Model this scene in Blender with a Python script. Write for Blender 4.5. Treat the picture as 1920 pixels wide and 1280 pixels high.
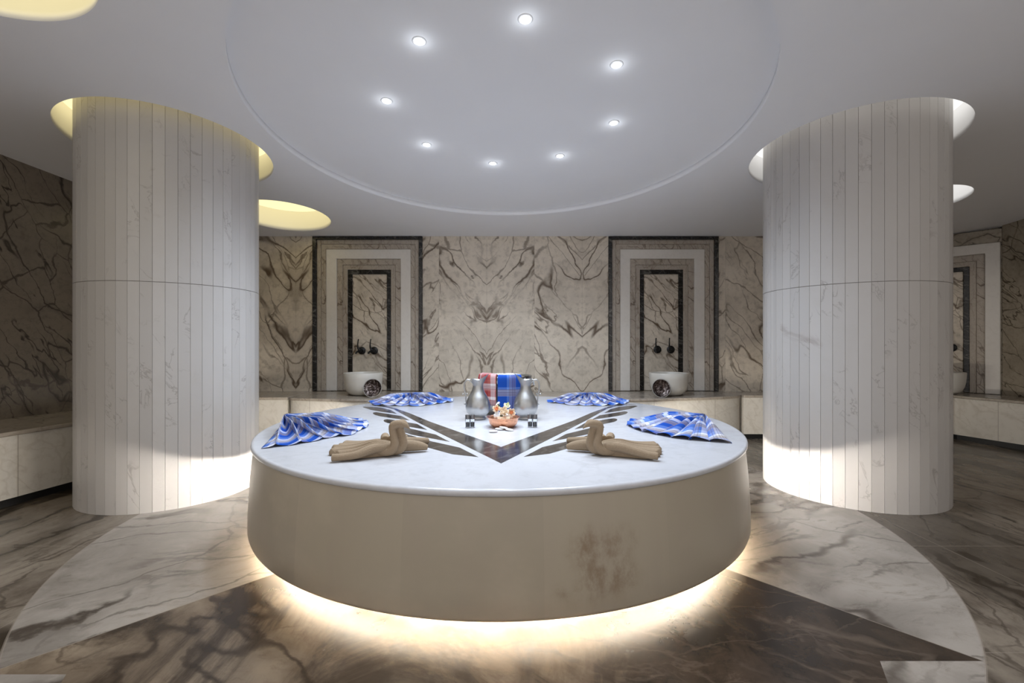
import bpy, bmesh, math, random
from mathutils import Vector, Matrix, Euler
random.seed(7)
PI = math.pi
for o in list(bpy.data.objects): bpy.data.objects.remove(o)
SC = bpy.context.scene
COL = SC.collection

# ------------------------------------------------------------------ camera
cam = bpy.data.cameras.new('camera'); cam_o = bpy.data.objects.new('camera', cam); COL.objects.link(cam_o)
cam_o.location = (0, 0, 1.15); cam_o.rotation_euler = (PI/2, 0, 0)
cam.sensor_width = 36; cam.lens = 36*863/1920; cam.shift_y = 3.5/1920; cam.clip_start = .02
SC.camera = cam_o
SC.view_settings.view_transform = 'Standard'; SC.view_settings.look = 'None'
SC.view_settings.gamma = 1; SC.view_settings.use_curve_mapping = False
SC.view_settings.exposure = 0.38
# ------------------------------------------------------------------ world (daylight-like fill entering from the open rear of the room)
W = bpy.data.worlds.new('world'); SC.world = W; W.use_nodes = True
W.node_tree.nodes['Background'].inputs[0].default_value = (.84, .80, .775, 1)
W.node_tree.nodes['Background'].inputs[1].default_value = 0.78
# light levels
P_SPOT = 46.0; P_GLOW = 0.10; E_LENS = 40.0; E_STRIP = 620.0
E_COVE_WARM = 1.05; E_COVE_WHITE = 1.0

# ------------------------------------------------------------------ node helpers
class NT:
    def __init__(s, mat):
        s.t = mat.node_tree; s.n = s.t.nodes; s.l = s.t.links
    def new(s, typ, **kw):
        n = s.n.new(typ)
        for k, v in kw.items(): setattr(n, k, v)
        return n
    def put(s, sock, v):
        if isinstance(v, E): s.l.new(v.s, sock)
        elif isinstance(v, bpy.types.NodeSocket): s.l.new(v, sock)
        else: sock.default_value = v
    def math(s, op, a, b=0.0, c=0.0, clamp=False):
        n = s.new('ShaderNodeMath', operation=op); n.use_clamp = clamp
        s.put(n.inputs[0], a); s.put(n.inputs[1], b); s.put(n.inputs[2], c)
        return E(s, n.outputs[0])
    def mix(s, f, a, b):
        n = s.new('ShaderNodeMix', data_type='RGBA')
        s.put(n.inputs[0], f); s.put(n.inputs[6], a if isinstance(a, E) else (*a[:3], 1)); s.put(n.inputs[7], b if isinstance(b, E) else (*b[:3], 1))
        return E(s, n.outputs[2])
    def noise(s, vec, scale, detail=4, rough=.55, dist=0.0, color=False):
        n = s.new('ShaderNodeTexNoise'); s.put(n.inputs['Vector'], vec)
        n.inputs['Scale'].default_value = scale; n.inputs['Detail'].default_value = detail
        n.inputs['Roughness'].default_value = rough; n.inputs['Distortion'].default_value = dist
        return E(s, n.outputs['Color' if color else 'Fac'])
    def step(s, v, lo, hi):   # smooth 0..1
        n = s.new('ShaderNodeMapRange', interpolation_type='SMOOTHSTEP')
        s.put(n.inputs[0], v); s.put(n.inputs[1], lo); s.put(n.inputs[2], hi)
        n.inputs[3].default_value = 0; n.inputs[4].default_value = 1
        return E(s, n.outputs[0])
    def comb(s, x, y, z):
        n = s.new('ShaderNodeCombineXYZ'); s.put(n.inputs[0], x); s.put(n.inputs[1], y); s.put(n.inputs[2], z); return E(s, n.outputs[0])
    def sep(s, v):
        n = s.new('ShaderNodeSeparateXYZ'); s.put(n.inputs[0], v); return [E(s, o) for o in n.outputs]
    def mapping(s, v, loc=(0,0,0), rot=(0,0,0), sca=(1,1,1)):
        n = s.new('ShaderNodeMapping'); s.put(n.inputs[0], v)
        n.inputs[1].default_value = loc; n.inputs[2].default_value = rot; n.inputs[3].default_value = sca; return E(s, n.outputs[0])
    def coord(s, k='Object'):
        return E(s, s.new('ShaderNodeTexCoord').outputs[k])
class E:
    def __init__(s, nt, sock): s.nt = nt; s.s = sock
    def __add__(s, o): return s.nt.math('ADD', s, o)
    def __radd__(s, o): return s.nt.math('ADD', s, o)
    def __sub__(s, o): return s.nt.math('SUBTRACT', s, o)
    def __rsub__(s, o): return s.nt.math('SUBTRACT', o, s)
    def __mul__(s, o): return s.nt.math('MULTIPLY', s, o)
    def __rmul__(s, o): return s.nt.math('MULTIPLY', s, o)
    def __truediv__(s, o): return s.nt.math('DIVIDE', s, o)
    def __gt__(s, o): return s.nt.math('GREATER_THAN', s, o)
    def __lt__(s, o): return s.nt.math('LESS_THAN', s, o)
def absn(e): return e.nt.math('ABSOLUTE', e)
def maxn(a, b): return a.nt.math('MAXIMUM', a, b)
def minn(a, b): return a.nt.math('MINIMUM', a, b)

def base_mat(name, rough=.5, metal=0.0, spec=.5):
    m = bpy.data.materials.new(name); m.use_nodes = True
    nt = NT(m); b = m.node_tree.nodes['Principled BSDF']
    b.inputs['Roughness'].default_value = rough; b.inputs['Metallic'].default_value = metal
    b.inputs['Specular IOR Level'].default_value = spec
    return m, nt, b
def bump(nt, b, h, dist=.01, strength=1.0):
    n = nt.new('ShaderNodeBump'); n.inputs['Strength'].default_value = strength; n.inputs['Distance'].default_value = dist
    nt.put(n.inputs['Height'], h); nt.l.new(n.outputs[0], b.inputs['Normal'])
def plain(name, col, rough=.5, metal=0.0, nscale=30, namt=.12, bumpd=0.0, spec=.5):
    m, nt, b = base_mat(name, rough, metal, spec)
    c = nt.coord(); n = nt.noise(c, nscale, 4)
    lo = tuple(x*(1-namt) for x in col); hi = tuple(min(1, x*(1+namt)) for x in col)
    nt.put(b.inputs['Base Color'], nt.mix(n, lo, hi))
    if bumpd: bump(nt, b, n, bumpd)
    return m
def emis(name, col, strength):
    m = bpy.data.materials.new(name); m.use_nodes = True
    nt = NT(m); nt.n.clear()
    e = nt.new('ShaderNodeEmission'); o = nt.new('ShaderNodeOutputMaterial')
    e.inputs[0].default_value = (*col, 1); e.inputs[1].default_value = strength
    nt.l.new(e.outputs[0], o.inputs[0]); return m

def veins(nt, v, scale, width, rot=(0,0,0), sca=(1,1,1), loc=(0,0,0), dist=.6, detail=5, rough=.55, msc=1.0, mlo=.45, mhi=.6):
    """thin broken ridges of a distorted noise, 0..1"""
    p = nt.mapping(nt.mapping(v, (0,0,0), rot), loc, (0,0,0), sca)
    n = nt.noise(p, scale, detail, rough, dist)
    line = 1.0 - nt.step(absn(n-.5), 0.0, width)
    mask = nt.step(nt.noise(nt.mapping(v, (loc[0]+9, loc[1]+4, loc[2]+2)), msc, 3), mlo, mhi)
    return line*mask

def warp(nt, v, scale, amt, detail=3):
    n = nt.new('ShaderNodeVectorMath', operation='SUBTRACT'); nt.put(n.inputs[0], nt.noise(v, scale, detail, .55, 0, True)); n.inputs[1].default_value = (.5,.5,.5)
    m2 = nt.new('ShaderNodeVectorMath', operation='SCALE'); nt.l.new(n.outputs[0], m2.inputs[0]); m2.inputs['Scale'].default_value = amt
    a = nt.new('ShaderNodeVectorMath', operation='ADD'); nt.put(a.inputs[0], v); nt.l.new(m2.outputs[0], a.inputs[1])
    return E(nt, a.outputs[0])
def cracks(nt, v, scale, width, rot, sca, loc, msc, mlo, mhi):
    p = nt.mapping(nt.mapping(v, (0,0,0), rot), loc, (0,0,0), sca)
    n = nt.new('ShaderNodeTexVoronoi', feature='DISTANCE_TO_EDGE'); nt.put(n.inputs['Vector'], p); n.inputs['Scale'].default_value = scale
    wid = nt.noise(v, 5.0, 2)*width*2
    line = 1.0 - nt.step(E(nt, n.outputs['Distance'])/wid, .25, 1.0)
    return line*nt.step(nt.noise(nt.mapping(v, (loc[0]+2, loc[1]+6, loc[2]+3)), msc, 2), mlo, mhi)

def marble(name, base, dark, vein, rough=.25, seed=0.0, vs=1.0, vamt=1.0, cloud=.6, tilt=.7, fine=1.0, fold=None, plane='XZ', coord='Object', spec=.5, blot=0.0):
    m, nt, b = base_mat(name, rough, 0, spec)
    c = nt.coord(coord)
    x, y, z = nt.sep(c)
    if plane == 'YZ': x, y = y, x
    if fold:
        w, ph = fold
        pair = nt.math('FLOOR', (x - ph + 40*w)/(2*w))
        x = nt.math('PINGPONG', x - ph + 40*w, w) + pair*1.37
    p = nt.comb(x, y, z)
    r3 = (0, tilt, 0) if plane != 'XY' else (0, 0, tilt)
    sc = (1.0, .6, .30) if plane != 'XY' else (1.0, .3, 1)
    sc2 = (1.0, .6, .13) if plane != 'XY' else (1.0, .15, 1)
    L = (seed, seed*1.7, seed*.6)
    pw = warp(nt, warp(nt, p, 1.6*vs, .30/vs, 2), 9*vs, .055/vs, 4)
    big = veins(nt, pw, 1.5*vs, .012, r3, sc, L, 0.0, 3, .45, .9*vs, .37, .50)
    soft = veins(nt, pw, 1.5*vs, .045, r3, sc, L, 0.0, 3, .45, .9*vs, .50, .66)
    thin = veins(nt, pw, 3.0*vs, .012, r3, sc2, (L[0]+3, L[1], L[2]+5), 0.0, 3, .5, 1.1*vs, .36, .50)
    hair = cracks(nt, pw, 2.2*vs, .018, (r3[0], r3[1]*.8, r3[2]*.8), (1, .6, .5) if plane != 'XY' else (1, .5, 1), (L[0]+7, L[1]+1, L[2]), 1.1*vs, .34, .48)
    cl = nt.noise(nt.mapping(p, L), 1.6*vs, 6, .62, .4)
    spk = nt.noise(nt.mapping(p, L), 14*vs, 6, .7, .3)
    col = nt.mix(nt.step(cl, .38, .72)*cloud, base, dark)
    col = nt.mix(nt.step(spk, .45, .72)*.55*cloud, col, vein)
    if blot:
        bl = nt.step(nt.noise(nt.mapping(p, (L[0]+5, L[1]+5, L[2]+1), r3, sc), 1.4*vs, 8, .66, .9), .53, .66)
        col = nt.mix(bl*blot, col, vein)
    v = maxn(maxn(big*.95, soft*.42), maxn(thin*.75*fine, hair*.6*fine))
    col = nt.mix(nt.math('MULTIPLY', v, vamt, clamp=True), col, vein)
    if fold:
        xf = nt.math('PINGPONG', nt.sep(c)[0] - ph + 40*w, w)
        col = nt.mix(maxn(xf < .0025, xf > (w-.0025))*.35, col, dark)
        col = nt.mix((absn(z - 1.555) < .002)*.3, col, dark)
    nt.put(b.inputs['Base Color'], col)
    return m, nt, b, col, (x, y, z)

# ------------------------------------------------------------------ mesh helpers
def new_bm(): return bmesh.new()
def obj(name, bm, m, parent=None, smooth=False, mods=None, angle=None):
    me = bpy.data.meshes.new(name); bmesh.ops.recalc_face_normals(bm, faces=bm.faces); bm.to_mesh(me); bm.free()
    o = bpy.data.objects.new(name, me); COL.objects.link(o)
    for mm in (m if isinstance(m, (list, tuple)) else [m]): me.materials.append(mm)
    if smooth:
        for p in me.polygons: p.use_smooth = True
        if angle: me.set_sharp_from_angle(angle=angle)
    if parent: o.parent = parent
    return o
def tag(o, label=None, cat=None, group=None, kind=None):
    if label: o['label'] = label
    if cat: o['category'] = cat
    if group: o['group'] = group
    if kind: o['kind'] = kind
    return o
def thing(name, loc=(0,0,0), rz=0.0, **kw):
    o = bpy.data.objects.new(name, None); COL.objects.link(o); o.location = loc; o.rotation_euler = (0, 0, rz); o.empty_display_size = .05
    return tag(o, **kw)
def dup(root, loc=None, rz=None, **kw):
    r = root.copy(); COL.objects.link(r)
    if loc is not None: r.location = loc
    if rz is not None: r.rotation_euler = (0, 0, rz)
    tag(r, **kw)
    for ch in list(root.children):
        c = ch.copy(); COL.objects.link(c); c.parent = r
        for g in list(ch.children):
            d = g.copy(); COL.objects.link(d); d.parent = c
    return r
def box(bm, x0, x1, y0, y1, z0, z1):
    vs = [bm.verts.new((x, y, z)) for z in (z0, z1) for y in (y0, y1) for x in (x0, x1)]
    for f in ((0,1,3,2),(4,6,7,5),(0,4,5,1),(2,3,7,6),(0,2,6,4),(1,5,7,3)): bm.faces.new([vs[i] for i in f])
def prism(bm, pts, z0, z1, zf=None):
    a = [bm.verts.new((x, y, z0)) for x, y in pts]; b = [bm.verts.new((x, y, z1)) for x, y in pts]
    n = len(pts)
    bm.faces.new(a); bm.faces.new(b)
    for i in range(n): bm.faces.new((a[i], a[(i+1)%n], b[(i+1)%n], b[i]))
def lathe(bm, prof, seg=64, center=(0,0,0), close=False):
    rings = []
    for r, z in prof:
        if r < 1e-6: rings.append([bm.verts.new((center[0], center[1], center[2]+z))])
        else: rings.append([bm.verts.new((center[0]+r*math.cos(2*PI*i/seg), center[1]+r*math.sin(2*PI*i/seg), center[2]+z)) for i in range(seg)])
    if close: rings.append(rings[0])
    for A, B in zip(rings, rings[1:]):
        for i in range(seg):
            j = (i+1) % seg
            if len(A) == 1 and len(B) == 1: continue
            if len(A) == 1: bm.faces.new((A[0], B[i], B[j]))
            elif len(B) == 1: bm.faces.new((A[i], A[j], B[0]))
            else: bm.faces.new((A[i], A[j], B[j], B[i]))
    return rings
def catmull(pts, n=8, closed=False):
    P = [Vector(p) for p in pts]; out = []
    N = len(P)
    for i in range(N if closed else N-1):
        if closed: p0, p1, p2, p3 = P[(i-1)%N], P[i], P[(i+1)%N], P[(i+2)%N]
        else:
            p1, p2 = P[i], P[i+1]; p0 = P[i-1] if i else p1*2-p2; p3 = P[i+2] if i+2 < N else p2*2-p1
        for k in range(n):
            t = k/n
            out.append(.5*((2*p1)+(p2-p0)*t+(2*p0-5*p1+4*p2-p3)*t*t+(3*p1-p0-3*p2+p3)*t**3))
    if not closed: out.append(P[-1].copy())
    return out
def tube(bm, pts, rad, seg=12, n=6, flat=1.0, cap=True, up=(0,0,1)):
    """rad: list of radii per control point; flat scales the section along 'up'"""
    path = catmull([(*p, r) if False else p for p in pts], n)
    rr = [v.x for v in catmull([(r, 0, 0) for r in rad], n)]
    rings = []; prev = None
    U0 = Vector(up)
    for i, p in enumerate(path):
        t = (path[min(i+1, len(path)-1)] - path[max(i-1, 0)]).normalized()
        if prev is None:
            s = t.cross(U0)
            if s.length < 1e-3: s = t.cross(Vector((1,0,0)))
            s.normalize()
        else:
            s = (prev - t*prev.dot(t)).normalized()
        prev = s; u = s.cross(t).normalized()
        r = rr[i]
        rings.append([bm.verts.new(p + s*r*math.cos(2*PI*k/seg) + u*r*flat*math.sin(2*PI*k/seg)) for k in range(seg)])
    for A, B in zip(rings, rings[1:]):
        for k in range(seg): bm.faces.new((A[k], A[(k+1)%seg], B[(k+1)%seg], B[k]))
    if cap:
        bm.faces.new(rings[0]); bm.faces.new(rings[-1])
def ball(bm, c, r, sx=1, sy=1, sz=1, seg=16):
    bmesh.ops.create_uvsphere(bm, u_segments=seg, v_segments=max(6, seg//2), radius=r, matrix=Matrix.Translation(c) @ Matrix.Diagonal((sx, sy, sz, 1)))
def bevel_mod(o, w, seg=2):
    md = o.modifiers.new('bevel', 'BEVEL'); md.width = w; md.segments = seg; md.limit_method = 'ANGLE'; md.angle_limit = R(35); return o
def R(d): return d*PI/180
F = 863.0; HC = 1.15; HY = 643.5
def at(px, py, z):     # point of the photograph on the level z
    d = F*(HC-z)/(py-HY); return ((px-960)/F*d, d)
def ceil_z(y): return 2.95-.07*y
YB = 5.95                     # back wall
BEN = .53                     # bench top height
SLC = (-.072, 3.344)          # slab centre
SLR = 1.585; SLZ = .59

# ------------------------------------------------------------------ materials
WALLC = dict(base=(.70,.62,.51), dark=(.38,.33,.265), vein=(.085,.048,.022))
m_wall, *_ = marble('wall_marble_bookmatched', rough=.28, seed=2.3, vs=.95, tilt=.62, fold=(.617, .29), **WALLC)
m_wall_side, *_ = marble('wall_marble_side_shaded', base=(.20,.165,.128), dark=(.115,.092,.07), vein=(.022,.015,.009), rough=.3, seed=8.1, vs=1.7, tilt=.5, plane='YZ', fine=1.3, vamt=1.0)  # left wall: its weak lighting is put into the colour as darker stone
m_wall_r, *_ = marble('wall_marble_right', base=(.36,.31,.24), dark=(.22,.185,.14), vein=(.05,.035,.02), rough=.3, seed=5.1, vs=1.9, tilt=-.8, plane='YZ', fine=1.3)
m_niche, *_ = marble('niche_marble', base=(.46,.40,.33), dark=(.33,.28,.23), vein=(.10,.065,.04), rough=.28, seed=4.7, vs=2.2, tilt=.5)
m_niche2, *_ = marble('niche_marble_plain', base=(.44,.385,.32), dark=(.36,.31,.255), vein=(.16,.11,.075), rough=.3, seed=1.7, vs=3.0, tilt=.1, vamt=.7)
m_panel, *_ = marble('niche_panel_marble', rough=.26, seed=6.2, vs=1.5, tilt=.75, **WALLC)
m_white, *_ = marble('white_marble_plain', base=(.74,.70,.645), dark=(.68,.64,.58), vein=(.50,.45,.38), rough=.3, seed=3.7, vs=1.5, vamt=.12, cloud=.3)
m_black, *_ = marble('black_marble', base=(.012,.011,.010), dark=(.02,.018,.016), vein=(.50,.47,.42), rough=.18, seed=9.9, vs=3.0, vamt=.22, cloud=.06, tilt=1.2)
m_inlay, *_ = marble('dark_inlay_marble', base=(.036,.029,.025), dark=(.065,.052,.042), vein=(.55,.5,.44), rough=.14, seed=3.1, vs=3.0, vamt=.20, cloud=.12, plane='XY', tilt=.8)
m_slabtop, *_ = marble('slab_top_marble', base=(.60,.605,.63), dark=(.53,.535,.56), vein=(.45,.44,.45), rough=.2, seed=1.2, vs=.9, vamt=.22, cloud=.7, plane='XY', tilt=1.3)
m_benchtop, *_ = marble('bench_top_marble', base=(.40,.35,.29), dark=(.30,.26,.21), vein=(.16,.12,.09), rough=.2, seed=4.2, vs=1.6, vamt=.5, plane='XY', tilt=.4)
m_lens = emis('downlight_lens', (.88, .94, 1.0), E_LENS)
m_cove_w = emis('cove_light_warm', (1.0, .85, .43), E_COVE_WARM)
m_cove_c = emis('cove_light_white', (1.0, .98, .93), E_COVE_WHITE)
m_strip = emis('led_strip', (1.0, .94, .85), E_STRIP)
m_plaster = plain('ceiling_plaster', (.88,.88,.895), .85, nscale=3, namt=.02)
m_trim = plain('downlight_trim_metal', (.8,.8,.81), .4, 0.0)
m_kick = plain('black_kick_stone', (.008,.008,.008), .5)
m_ceramic = plain('basin_white_stone', (.66,.63,.57), .3, nscale=6, namt=.05)
m_blackmetal = plain('black_faucet_metal', (.006,.006,.006), .35, .3)
m_copper = plain('hammered_copper', (.85,.42,.26), .28, 1.0, nscale=60, namt=.25, bumpd=.002)
m_terry = plain('beige_terry_cloth', (.325,.245,.165), .95, nscale=260, namt=.14, bumpd=.003, spec=.1)
m_whitecloth = plain('white_cotton', (.82,.81,.79), .9, nscale=120, namt=.05, spec=.1)
m_soap = plain('white_soap', (.85,.83,.80), .5, nscale=40, namt=.04)
m_soapbox = plain('beige_soap', (.78,.66,.48), .55, nscale=30, namt=.06)
m_petal = plain('cream_petal', (.90,.76,.58), .7, nscale=60, namt=.1, spec=.2)
m_petal_o = plain('orange_petal', (.86,.36,.17), .7, nscale=60, namt=.2, spec=.2)
m_petal_w = plain('white_petal', (.86,.86,.74), .7, nscale=60, namt=.06, spec=.2)
m_leaf = plain('dark_green_leaf', (.035,.065,.025), .5, nscale=50, namt=.3)
m_leaf_y = plain('yellow_green_leaf', (.50,.50,.16), .5, nscale=50, namt=.3)

def pewter():
    m, nt, b = base_mat('brushed_pewter', .3, 1.0)
    c = nt.coord(); x, y, z = nt.sep(c)
    n = nt.noise(c, 35, 5); w = nt.noise(nt.comb(x*.0, y*.0, z*260), 1.0, 2)
    nt.put(b.inputs['Base Color'], nt.mix(n, (.42,.42,.415), (.58,.58,.57)))
    nt.put(b.inputs['Roughness'], n*.2+.27)
    bump(nt, b, w, .0005)
    return m
m_pewter = pewter()
def engraved():
    m, nt, b = base_mat('engraved_silver', .3, 1.0)
    c = nt.coord()
    v = nt.new('ShaderNodeTexVoronoi', feature='SMOOTH_F1'); nt.put(v.inputs['Vector'], c); v.inputs['Scale'].default_value = 42
    d = E(nt, v.outputs['Distance'])
    nt.put(b.inputs['Base Color'], nt.mix(nt.step(d, .2, .6), (.62,.60,.57), (.10,.09,.085)))
    bump(nt, b, d, .012)
    return m
m_engraved = engraved()

def column_mat():
    m, nt, b, col, (x, y, z) = marble('column_white_marble', base=(.62,.59,.55), dark=(.55,.52,.485), vein=(.22,.19,.17), rough=.32, seed=5.5, vs=1.5, vamt=.0, cloud=.5)
    c = nt.coord(); X, Y, Z = nt.sep(c)
    ang = nt.math('ARCTAN2', Y, X)
    idx = nt.math('FLOOR', ang*(52/(2*PI)) + 100.5)
    wn = nt.new('ShaderNodeTexWhiteNoise', noise_dimensions='1D'); nt.put(wn.inputs['W'], idx)
    rnd = E(nt, wn.outputs['Value']); 
    c2 = nt.comb(X + rnd*13, Y + rnd*7, Z)
    st = nt.mix(rnd, (.54,.515,.49), (.46,.437,.415))
    cl = nt.noise(c2, 3.0, 6, .65, .3)
    st = nt.mix(nt.step(cl, .45, .8)*.5, st, (.46,.43,.40))
    v = veins(nt, c2, 5.0, .020, (0,.7,0), (1,1,.5), (1,2,3), 1.0, 6, .6, 2.4, .53, .64)
    dots = nt.step(nt.noise(c2, 16, 4, .6, .4), .70, .80)
    blot = nt.step(nt.noise(nt.mapping(c, (3.3,0,1.2)), 2.2, 5, .6, 1.2), .66, .76)
    st = nt.mix(v*.5, st, (.22,.19,.17))
    st = nt.mix(dots*.5, st, (.30,.26,.24))
    st = nt.mix(blot*.5, st, (.30,.25,.23))
    nt.put(b.inputs['Base Color'], st)
    return m
m_column = column_mat()
m_groove = plain('column_joint_grout', (.20,.18,.16), .8)

def slab_side_mat():
    m, nt, b = base_mat('slab_side_marble', .34)
    c = nt.coord(); X, Y, Z = nt.sep(c)
    ang = nt.math('ARCTAN2', Y, X)
    idx = nt.math('FLOOR', ang*(18/(2*PI)) + 50.15)
    wn = nt.new('ShaderNodeTexWhiteNoise', noise_dimensions='1D'); nt.put(wn.inputs['W'], idx)
    rnd = E(nt, wn.outputs['Value'])
    st = nt.mix(rnd, (.46,.405,.315), (.38,.335,.262))
    ver = nt.noise(nt.comb(ang*14, rnd*4, Z*1.2), 1.0, 5, .6)
    st = nt.mix(nt.step(ver, .4, .75)*.5, st, (.42,.36,.29))
    cl = nt.noise(nt.comb(ang*1.5, 2.0, Z*1.3), 1.6, 5, .6)
    st = nt.mix(nt.step(cl, .5, .8)*.4, st, (.62,.54,.42))
    # brown water stain on the camera side
    a0 = absn(ang + PI/2 - .27)
    ang2 = a0 + (nt.noise(nt.comb(ang*9, 0.0, Z*7), 1.0, 5, .65)-.5)*.22
    inner = 1.0 - nt.step(ang2, .03, .13)
    zz = nt.step(Z, .10, .22)*(1.0-nt.step(Z + (nt.noise(nt.comb(ang*16, 3.0, 0.0), 1.0, 3)-.5)*.15, .36, .46))
    tex = nt.step(nt.noise(nt.comb(ang*22, 1.0, Z*9), 1.0, 6, .7), .35, .68)
    st = nt.mix(inner*zz*tex*.75, st, (.24,.165,.10))
    nt.put(b.inputs['Base Color'], st)
    return m
m_slabside = slab_side_mat()

def bench_face_mat(name, w):
    m, nt, b, col, (x, y, z) = marble(name, base=(.64,.60,.53), dark=(.57,.53,.465), vein=(.34,.28,.2), rough=.3, seed=2.9, vs=1.1, vamt=.3, cloud=.5)
    c = nt.coord('UV'); u, v, _ = nt.sep(c)
    fr = nt.math('FRACT', u/w)
    seam = maxn(nt.math('LESS_THAN', fr, .006), nt.math('GREATER_THAN', fr, .997))
    nt.put(b.inputs['Base Color'], nt.mix(seam*.55, col, (.25,.21,.17)))
    return m
m_benchface = bench_face_mat('bench_face_marble', .78)

def floor_mat():
    m, nt, b = base_mat('floor_marble_mosaic', .16, 0, .28)
    c = nt.coord(); X, Y, Z = nt.sep(c)
    rx = X - SLC[0]; ry = Y - SLC[1]
    r = nt.math('SQRT', rx*rx + ry*ry)
    def halfplane(p, q):     # >0 on the camera side
        (x0, y0), (x1, y1) = p, q
        nx, ny = (y1-y0), -(x1-x0)
        if ny > 0: nx, ny = -nx, -ny
        L = math.hypot(nx, ny)
        return (X - x0)*(nx/L) + (Y - y0)*(ny/L)
    lr = halfplane((1.09,2.352), (1.70,1.676)); ll = halfplane((-1.26,2.22), (-1.81,1.627))
    star = (lr > 0)*(ll > 0)*(r < 2.45)
    notch = (Y < 1.667)*((X + (1.662-Y)*.55) > 1.33)
    notchl = (Y < 1.60)*((X*-1.0 + (1.60-Y)*.55) > 1.55)
    star = star*(1.0-notch)*(1.0-notchl)
    outer = r > 2.45
    # pale marble
    def veined(base, dark, vein, rz, seed, vs, amt, stretch=.3, blot=0.0, fine=.8):
        L = (seed, seed*.7, 0)
        p = nt.comb(X, Y, seed)
        pw = warp(nt, warp(nt, p, 1.3*vs, .35/vs, 2), 8*vs, .08/vs, 5)
        v1 = veins(nt, pw, 1.3*vs, .026, (0,0,rz), (1, stretch, 1), L, 0, 3, .5, .9*vs, .38, .50)
        v2 = veins(nt, pw, 1.3*vs, .11, (0,0,rz), (1, stretch, 1), L, 0, 3, .5, .9*vs, .47, .62)
        v3 = veins(nt, pw, 3.4*vs, .030, (0,0,rz), (1, stretch*.6, 1), (L[0]+3, 1, 0), 0, 4, .55, 1.3*vs, .42, .58)
        v4 = cracks(nt, pw, 1.7*vs, .014, (0,0,rz*.8), (1, .5, 1), (L[0]+8, 1, 0), 1.0*vs, .40, .52)
        cl = nt.noise(nt.mapping(pw, L, (0,0,rz), (1,.6,1)), 2.0*vs, 7, .65, .3)
        mot = nt.noise(nt.mapping(nt.mapping(pw, L, (0,0,rz)), sca=(1,.35,1)), 16.0, 8, .72)
        col = nt.mix(nt.step(cl, .38, .7)*.75, base, dark)
        col = nt.mix(nt.step(mot, .47, .72)*.65, col, dark)
        col = nt.mix(nt.step(mot, .60, .76)*.35, col, vein)
        if blot:
            col = nt.mix(nt.step(nt.noise(nt.mapping(p, (L[0]+4,2,0), (0,0,rz), (1,stretch*1.6,1)), 1.3*vs, 9, .68, .8), .46, .60)*blot, col, vein)
        v = maxn(maxn(v1*.9, v2*.50), maxn(v3*.70*fine, v4*.6*fine))
        return nt.mix(nt.math('MULTIPLY', v, amt, clamp=True), col, vein)
    pale = veined((.37,.325,.275), (.20,.168,.135), (.035,.023,.014), 1.18, 1.3, 1.0, .95)
    out = veined((.26,.215,.165), (.115,.088,.064), (.022,.014,.008), .05, 5.9, 1.25, 1.0, .20, blot=.6)
    # star: darker on the right pieces, mixed brown and cream on the left ones
    dk = veined((.018,.012,.008), (.075,.050,.032), (.24,.18,.13), 1.9, 8.4, 1.6, .30, .5)
    creamy = veined((.34,.265,.185), (.16,.112,.072), (.026,.016,.009), 1.95, 3.4, .9, 1.0, .35, blot=.9)
    sel = nt.step(X + (nt.noise(nt.comb(X, Y, 3.0), 1.6, 6, .65, .8)-.5)*2.2 + ry*.25, -.62, .02)
    st = nt.mix(sel, creamy, dk)
    col = nt.mix(star, pale, st)
    col = nt.mix(outer, col, out)
    # joints
    ang = nt.math('ARCTAN2', ry, rx)
    fa = nt.math('FRACT', ang*(16/(2*PI)) + .5 + 20)
    spoke = minn(absn(fa), absn(fa-1.0))*r*(2*PI/16)
    j1 = nt.math('LESS_THAN', absn(r-2.45), .004)
    j2 = nt.math('LESS_THAN', minn(absn(lr), absn(ll)), .0035)*(r < 2.45)
    gx = nt.math('FRACT', X/.9 + 20.3); gy = nt.math('FRACT', Y/.9 + 20.1)
    j3 = maxn(nt.math('LESS_THAN', gx, .005), nt.math('LESS_THAN', gy, .005))*outer
    j4 = nt.math('LESS_THAN', spoke, .0025)*(r < 2.45)*(1.0-star)
    col = nt.mix(maxn(maxn(j1, j2), maxn(j3, j4))*.45, col, (.30,.25,.20))
    nt.put(b.inputs['Base Color'], col)
    rn = nt.noise(nt.comb(X, Y, 1.0), 5, 5, .6)
    nt.put(b.inputs['Roughness'], rn*.22+.12)
    return m
m_floor = floor_mat()

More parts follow.
